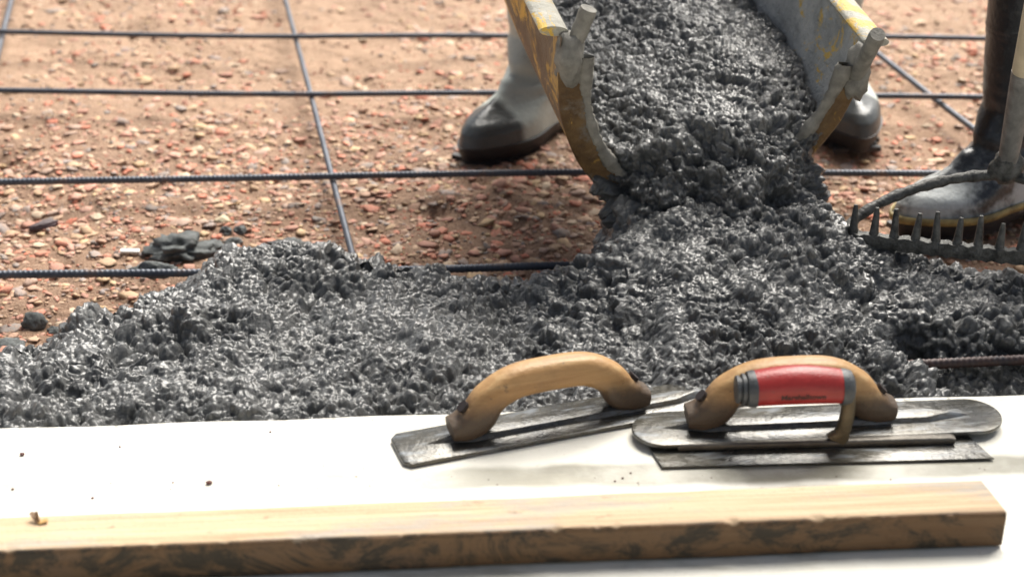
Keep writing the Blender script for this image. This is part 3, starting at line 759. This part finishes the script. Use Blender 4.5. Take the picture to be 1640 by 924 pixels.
def rounded_rect(a, b, n=7, x0=0, y0=0, p=.6):
    k = 20
    return [(x0 + a * np.sign(math.cos(t)) * abs(math.cos(t)) ** p, y0 + b * np.sign(math.sin(t)) * abs(math.sin(t)) ** p) for t in np.linspace(0, 2 * math.pi, k, endpoint=False)]
def catmull(pts, n=8):
    pts = [np.array(p, float) for p in pts]; q = [2 * pts[0] - pts[1]] + pts + [2 * pts[-1] - pts[-2]]; o = []
    for i in range(1, len(q) - 2):
        for k in range(n):
            t = k / n; a, b, c_, d = q[i - 1], q[i], q[i + 1], q[i + 2]
            o.append(.5 * ((2 * b) + (c_ - a) * t + (2 * a - 5 * b + 4 * c_ - d) * t * t + (3 * b - a - 3 * c_ + d) * t ** 3))
    o.append(pts[-1]); return o
def hand_float(name, loc, rz, Lh, wh, rounded, label, hx=0., tilt=(0, 0)):
    root = empty(name, loc); root.rotation_euler = (tilt[0], tilt[1], rz)
    th = .0055
    if rounded:
        pts = [(Lh - wh + wh * math.cos(t), wh * math.sin(t)) for t in np.linspace(-math.pi / 2, math.pi / 2, 20)] + [(-Lh + wh + wh * math.cos(t), wh * math.sin(t)) for t in np.linspace(math.pi / 2, 3 * math.pi / 2, 20)]
    else:
        c_ = .008; pts = [(Lh - c_, -wh), (Lh, -wh + c_), (Lh, wh - c_), (Lh - c_, wh), (-Lh + c_, wh), (-Lh, wh - c_), (-Lh, -wh + c_), (-Lh + c_, -wh)]
    MB().prism(pts, 0, th).build('blade', GRIME, root, bevel=.0018, auto=40)
    # tapered keel on top of the blade
    rl = Lh - .028
    rib = [(-rl, 0), (-rl + .055, -.013), (rl - .055, -.013), (rl, 0), (rl - .055, .013), (-rl + .055, .013)]
    ribt = [(-rl + .03, 0), (-rl + .06, -.010), (rl - .06, -.010), (rl - .03, 0), (rl - .06, .010), (-rl + .06, .010)]
    MB().prism(rib, th - .0005, th + .0055, top=ribt).build('keel', GRIME, root, bevel=.001, auto=40)
    z0 = th + .004
    cl = catmull([(hx - .114, 0, z0 + .010), (hx - .097, 0, z0 + .012), (hx - .082, 0, z0 + .021), (hx - .068, 0, z0 + .040), (hx - .040, 0, z0 + .0545), (hx, 0, z0 + .0575), (hx + .040, 0, z0 + .055),
                  (hx + .068, 0, z0 + .040), (hx + .082, 0, z0 + .021), (hx + .097, 0, z0 + .012), (hx + .114, 0, z0 + .009)], 9)
    n = len(cl)
    def sec(i):
        u_ = abs(2 * i / (n - 1) - 1); a = .0165; b = np.interp(u_, [0, .35, .6, .8, 1], [.0180, .0178, .0200, .0185, .0105])
        return rounded_rect(a, b, p=.72)
    mb = MB(); mb.sweep(cl, sec)
    mb.v = [(x, y, max(z, z0 + .0004 * 0 + .0)) for x, y, z in mb.v]
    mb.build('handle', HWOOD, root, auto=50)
    for sx in (-1, 1):                                   # raised black disc on each leg, painting the shade of a bolt hole
        ax = np.array([sx * .70, 0, .71]); q = np.array([hx + sx * .0865, 0, z0 + .0215]) + ax * .0190
        mb = MB(); mb.tube([q - ax * .006, q + ax * .0012], .0068, 20); mb.build('bolt_hole_shade', BLK, root)
    return tag(root, label, 'float')
# left float
fa, fb = P(633, 723, SZ), P(1110, 635, SZ); ang = math.atan2(*(fb - fa)[[1, 0]])
dL = np.array([math.cos(ang), math.sin(ang), 0]); c0 = fa + dL * .205
hc = P(873, 660, SZ + .01); hx = (hc - c0) @ dL
hand_float('hand_float', (c0[0] + .0055 * math.sin(ang), c0[1] - .0055 * math.cos(ang), SZ + .0005), ang, .205, .0325, False, 'square ended metal float with bare wooden handle, left of the red handled trowel', hx)
# right float: rests on the trowel blade and the other float's edge
fa, fb = P(1012, 690, SZ + .01), P(1602, 664, SZ + .01); ang2 = math.atan2(*(fb - fa)[[1, 0]]); Lh2 = np.linalg.norm(fb - fa) / 2; c2_ = (fa + fb) / 2
d2 = np.array([math.cos(ang2), math.sin(ang2), 0]); hc = P(1262, 668, SZ + .015); hx2 = (hc - c2_) @ d2
hand_float('hand_float', (c2_[0], c2_[1], SZ + .0068), ang2, Lh2, .0345, True, 'round ended metal float lying behind the red grip of the trowel', hx2, (0, 0))
# steel trowel
t0, t1 = P(1060, 752, SZ), P(1592, 738, SZ); ang3 = math.atan2(*(t1 - t0)[[1, 0]]); d3 = np.array([math.cos(ang3), math.sin(ang3), 0]); n3 = np.array([-d3[1], d3[0], 0])
LT = np.linalg.norm(t1 - t0) / 2; ct = (t0 + t1) / 2 + n3 * .050
tr = empty('steel_trowel', (ct[0], ct[1], SZ + .0005), ang3)
tag(tr, 'rectangular steel finishing trowel with red grip in front of the floats', 'trowel')
MB().prism([(-LT, -.050), (LT, -.050), (LT - .030, .050), (-LT - .024, .050)], .001, .0030).build('blade', GRIME, tr, bevel=.0006, seg=1)
mbc = ((P(1309, 709, SZ + .01) - ct) @ d3); bl = np.linalg.norm(P(1528, 700, SZ) - P(1090, 712, SZ)) / 2; yb = .004 + ((P(1309, 713, SZ + .006) - ct) @ n3)
mb = MB(); mb.sweep([(mbc - bl, yb, .0065), (mbc - bl + .004, yb, .0072), (mbc + bl - .004, yb, .0072), (mbc + bl, yb, .0065)], lambda i: rounded_rect(.0062, .0045 if i in (1, 2) else .0035, p=.6))
mb.build('mounting_bar', m_simple('dull_aluminium', (.12, .11, .095), .45, .6, .25, 40, .0008, 200), tr, auto=45, bevel=0)
hz = .076; yb2 = yb
gx0, gx1 = ((P(1210, 626, SZ + hz) - ct) @ d3), ((P(1349, 623, SZ + hz) - ct) @ d3)
def grip_r(u): return .0192 + .0022 * math.sin(math.pi * u) - .0008 * u
n = 24; ysh = yb2
mb = MB(); mb.tube([(gx0 + (gx1 - gx0) * i / n, ysh, hz + .0035 * math.sin(math.pi * i / n)) for i in range(n + 1)], [grip_r(i / n) for i in range(n + 1)], 40, up=(0, 1, 0)); grip = mb.build('grip', REDG, tr, auto=50)
mb = MB(); ks = [(-.026, .010), (-.025, .0145), (-.021, .0150), (-.020, .0130), (-.018, .0130), (-.0175, .0165), (-.014, .0168), (-.0135, .0150), (-.0118, .0150), (-.011, .0186), (-.004, .0200), (0.001, .0199)]
mb.tube([(gx0 + a * .8, ysh, hz - .0006) for a, r_ in ks], [r_ for a, r_ in ks], 36); mb.build('grip_collar', DKR, tr, auto=30)
mb = MB(); ks = [(-.001, .0196), (.004, .0196), (.010, .0175), (.013, .012), (.014, .006)]
mb.tube([(gx1 + a, ysh, hz - .0006) for a, r_ in ks], [r_ for a, r_ in ks], 36); mb.build('grip_collar', DKR, tr, auto=30)
px_ = gx1 + .006
shp = catmull([(px_ - .004, ysh, .010), (px_ + .000, ysh - .001, .020), (px_ + .003, ysh - .002, .040), (px_ + .003, ysh - .002, .060), (px_ + .001, ysh, .078)], 6)
nn = len(shp); mb = MB(); mb.sweep(shp, lambda i: rounded_rect(.0065, np.interp(i, [0, 6, 12, nn], [.013, .008, .0075, .0065]), p=.7), up=(0, 1, 0))
mb.build('shank', m_simple('brown_metal', (.13, .10, .06), .45, .5, .4, 50, .0008, 200), tr, auto=50)
# lettering pressed on the grip
tcu = bpy.data.curves.new('lettering', 'FONT'); tcu.body = 'Marshalltown'; tcu.size = .0088; tcu.extrude = 0; tcu.align_x = 'CENTER'; tcu.align_y = 'CENTER'; tcu.offset = .0003
to = bpy.data.objects.new('lettering', tcu); COL.objects.link(to)
me = bpy.data.meshes.new_from_object(to.evaluated_get(bpy.context.evaluated_depsgraph_get())); bpy.data.objects.remove(to)
import bmesh
bm = bmesh.new(); bm.from_mesh(me); bmesh.ops.triangulate(bm, faces=bm.faces)
bmesh.ops.subdivide_edges(bm, edges=bm.edges, cuts=1)
gc = (gx0 + gx1) / 2 + .002
for v in bm.verts:
    X = v.co.x * 1.0 + gc; u_ = (X - gx0) / (gx1 - gx0); r_ = grip_r(u_) + .0004; a = v.co.y / r_ - .16
    v.co = (X, ysh - r_ * math.cos(a), hz + .0035 * math.sin(math.pi * u_) + r_ * math.sin(a))
bm.to_mesh(me); bm.free(); me.materials.clear(); me.materials.append(m_simple('faded_print', (.05, .010, .009), .6, 0, .2, 200, 0))
lo = bpy.data.objects.new('lettering', me); COL.objects.link(lo); lo.parent = grip

# ------------------------------------------------------------------ timber on the slab
m = Mat('weathered_timber')
X_, Y_, Z_ = m.sep()
gr = m.noise(20, 6, .62, m.co((.12, 3.2, 3.2))); fi = m.noise(90, 4, .6, m.co((.05, 3, 3)))
c = ramp(m.nt, gr, [(.28, (.32, .20, .10)), (.5, (.50, .36, .21)), (.72, (.62, .48, .31))])
c = m.mix(.3, c, ramp(m.nt, fi, [(.35, (.30, .20, .13)), (.6, (.58, .46, .34))]))
grey = m.mr(m.noise(9, 6, .7, m.co((.45, 2., 1))), .50, .66, 0, .62); c = m.mix(grey, c, (.30, .30, .29))
stn = m.mr(m.noise(20, 7, .8, m.co((.6, 1.2, 1)), .6), .47, .60, 0, .88)
spk = m.mr(m.noise(48, 6, .75, m.co((.5, 1.4, 1))), .60, .70, 0, .6)
side = m.mr(m.sep()[1], .0050, .0015)  # front face mask: its backlit shade is painted into the wood, with dirt and stains
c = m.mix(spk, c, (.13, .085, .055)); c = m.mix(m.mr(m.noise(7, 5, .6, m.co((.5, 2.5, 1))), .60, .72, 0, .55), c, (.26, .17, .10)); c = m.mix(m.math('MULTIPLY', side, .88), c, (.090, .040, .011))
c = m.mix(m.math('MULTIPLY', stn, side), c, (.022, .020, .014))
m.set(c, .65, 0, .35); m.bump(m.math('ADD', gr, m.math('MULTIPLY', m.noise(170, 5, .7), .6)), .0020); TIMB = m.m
TH = .040; zt_ = SZ + TH + .001
a0, a1 = P(0, 884, zt_), P(1613, 820, zt_); b0, b1_ = P(0, 830, zt_), P(1570, 766, zt_)
dt = (a1 - a0) / np.linalg.norm(a1 - a0)
nv_ = np.array([-dt[1], dt[0], 0]); wdt = (b1_ - a1) @ nv_; skew = (b1_ - a1) @ dt
org = a1.copy(); org[2] = SZ + .001
n = 700; Lt = (a1 - a0) @ dt + .35; sec0 = []
k = 40
V = []
for i in range(n + 1):
    x = -Lt + Lt * i / n
    for j in range(k):
        th_ = 2 * math.pi * (j + .5) / k; cq, sq = math.cos(th_), math.sin(th_)
        y = wdt / 2 + wdt / 2 * max(-1, min(1, 1.42 * cq * 1.0 if abs(cq) < 2 else 0)); z = TH / 2 + TH / 2 * max(-1, min(1, 1.42 * sq))
        # round the corners
        cy_, cz_ = y - wdt / 2, z - TH / 2; rr_ = .003
        ay, az = wdt / 2 - rr_, TH / 2 - rr_
        if abs(cy_) > ay and abs(cz_) > az:
            v = np.array([abs(cy_) - ay, abs(cz_) - az]); l_ = np.linalg.norm(v)
            if l_ > rr_: v *= rr_ / l_
            cy_, cz_ = math.copysign(ay + v[0], cy_), math.copysign(az + v[1], cz_)
        xx = x + (skew * (cy_ + wdt / 2) / wdt) * sstep(-.3, 0, x)
        V.append((xx, cy_ + wdt / 2, cz_ + TH / 2))
V = np.array(V); q = fbm(V * np.array([10, 60, 60]), 90, 3)
edge_ = np.exp(-((V[:, 1]) ** 2 + (V[:, 2] - TH) ** 2) / .006 ** 2)
chip = np.clip(fbm(V * np.array([60, 80, 80]), 92, 3) - .25, 0, 1) * edge_
V[:, 1] += .0006 * q + .0035 * chip; V[:, 2] += .0005 * q - .003 * chip
V[:, 2] = np.maximum(V[:, 2], 0)
F = [tuple(f) for f in grid_faces(n + 1, k, True)] + [tuple(range(k)), tuple(range(n * k, (n + 1) * k))[::-1]]
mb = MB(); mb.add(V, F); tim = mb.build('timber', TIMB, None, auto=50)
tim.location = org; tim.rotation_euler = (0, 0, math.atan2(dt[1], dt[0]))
tag(tim, 'long weathered brown timber lying along the pale slab in the foreground', 'timber')

# ------------------------------------------------------------------ small things
def clump(name, pos, sc, mat, label, cat, seed, rz=0., sub=4, amp=.3, group=None, fr=2.2):
    V, F = ico(sub); d = 1 + amp * fbm(V * fr, seed, 3) + .25 * amp * (dome(V * 4, seed, .3, .8))
    V = V * d[:, None] * np.array(sc); V[:, 2] = np.maximum(V[:, 2], -sc[2] * .35) + sc[2] * .35
    o = mk(name, V, F, mat); o.location = tuple(pos); o.rotation_euler = (0, 0, rz); return tag(o, label, cat, group)
def gp(x, y): p = P(x, y, 0); p[2] = float(soil_h(np.array([p[0]]), np.array([p[1]]))[0]) - .001; return p
clump('concrete_splat', gp(293, 402), (.045, .032, .016), CLOD, 'lumpy splat of drying concrete between the white chip and the heap', 'concrete', 5, amp=.5, fr=3.)
clump('concrete_splat', gp(462, 390), (.030, .018, .007), CLOD, 'thin flat splat of grey concrete just behind the top of the heap', 'concrete', 6, amp=.4)
clump('concrete_crumb', gp(362, 372), (.009, .009, .009), CLOD, 'left of two round grey crumbs of concrete behind the heap', 'concrete', 7)
clump('concrete_crumb', gp(385, 371), (.010, .009, .009), CLOD, 'right of two round grey crumbs of concrete behind the heap', 'concrete', 8)
clump('concrete_crumb', gp(374, 388), (.014, .010, .006), CLOD, 'flat grey crumb of concrete nearest the back of the heap', 'concrete', 9)
clump('pebble', gp(54, 508), (.015, .014, .015), CLOD, 'round grey cement coated pebble on soil left of the heap', 'stone', 10, amp=.2)
clump('concrete_crumb', gp(88, 515), (.013, .009, .006), CLOD, 'small grey crumb beside the round coated pebble', 'concrete', 14, amp=.3)
clump('concrete_splat', gp(12, 540), (.026, .020, .008), CLOD, 'grey splat of concrete at the far left of the heap', 'concrete', 15, amp=.4)
clump('pebble', gp(357, 356), (.013, .011, .011), m_simple('pale_stone', (.50, .42, .28), .7), 'pale yellow rounded stone on soil above the concrete crumbs', 'stone', 11, amp=.15)
clump('wood_scrap', gp(70, 360), (.022, .008, .008), m_simple('dark_purple_wood', (.06, .035, .04), .6), 'short dark purplish scrap on the gravel at the left', 'wood scrap', 12, R(32), amp=.15)
mb = MB(); mb.box((0, 0, .003), (.028, .010, .004)); o = mb.build('white_chip', m_simple('white_plastic', (.8, .8, .76), .5, 0, .05), None, bevel=.0012)
o.location = tuple(gp(208, 403) + np.array([0, 0, .004])); o.rotation_euler = (0, .05, .06); tag(o, 'small oblong white chip lying on the gravel', 'chip')
clump('concrete_collar', P(250, 440, zt - .012), (.030, .012, .013), CLOD, 'blob of cement stuck round the long bar just left of the heap', 'concrete', 16, amp=.35)
for x, y, a, b_, s_ in ((800, 306, .024, .014, 21), (716, 326, .020, .012, 22), (940, 306, .020, .012, 23), (485, 334, .018, .012, 24), (362, 192, .022, .013, 25)):
    pass
# wood chip and specks on the slab and timber
CHIPW = m_simple('fresh_wood', (.50, .30, .10), .6)
chp = empty('wood_chip', tuple(P(62, 838, zt_)), 0)
for q, (l_, w2, an, ti) in enumerate(((.014, .005, 2.4, .5), (.012, .003, 2.0, .9), (.009, .006, .3, .15))):
    mb = MB(); M_ = Matrix.Rotation(an, 4, 'Z') @ Matrix.Rotation(-ti, 4, 'Y'); mb.box((l_ / 2, 0, .0012), (l_, w2, .0012), M_); mb.build('sliver', CHIPW if q == 2 else m_simple('bark_brown', (.18, .09, .03), .6), chp, bevel=.0003, seg=1)
tag(chp, 'tiny splintered wood chip on the left part of the timber', 'wood chip')
SPK = m_simple('dark_crumb', (.10, .035, .03), .6)
V, F = ico(1); mv = []; mf = []
spots = [(335, 772, .0032), (35, 727, .0026), (277, 772, .001), (20, 783, .0014), (192, 715, .0012), (148, 797, .0014), (433, 691, .0012), (997, 765, .0012), (985, 770, .001), (1010, 757, .001), (760, 742, .0008)]
for _ in range(70): spots.append((random.uniform(0, 1640), random.uniform(695, 800), random.uniform(.0003, .0008)))
for x, y, r_ in spots:
    if y < 745 and 620 < x < 1610 and r_ < .001: continue
    c_ = P(x, y, SZ + r_ * .6); mf += [tuple(int(i) + len(mv) for i in f) for f in F]; mv += [tuple(v * r_ * np.array([1.3, 1, .8]) * (1 + .2 * random.uniform(-1, 1)) + c_) for v in V]
o = mk('grit', mv, mf, SPK, smooth=False); tag(o, 'fine dark red grit sprinkled on the pale slab', 'grit', kind='stuff')
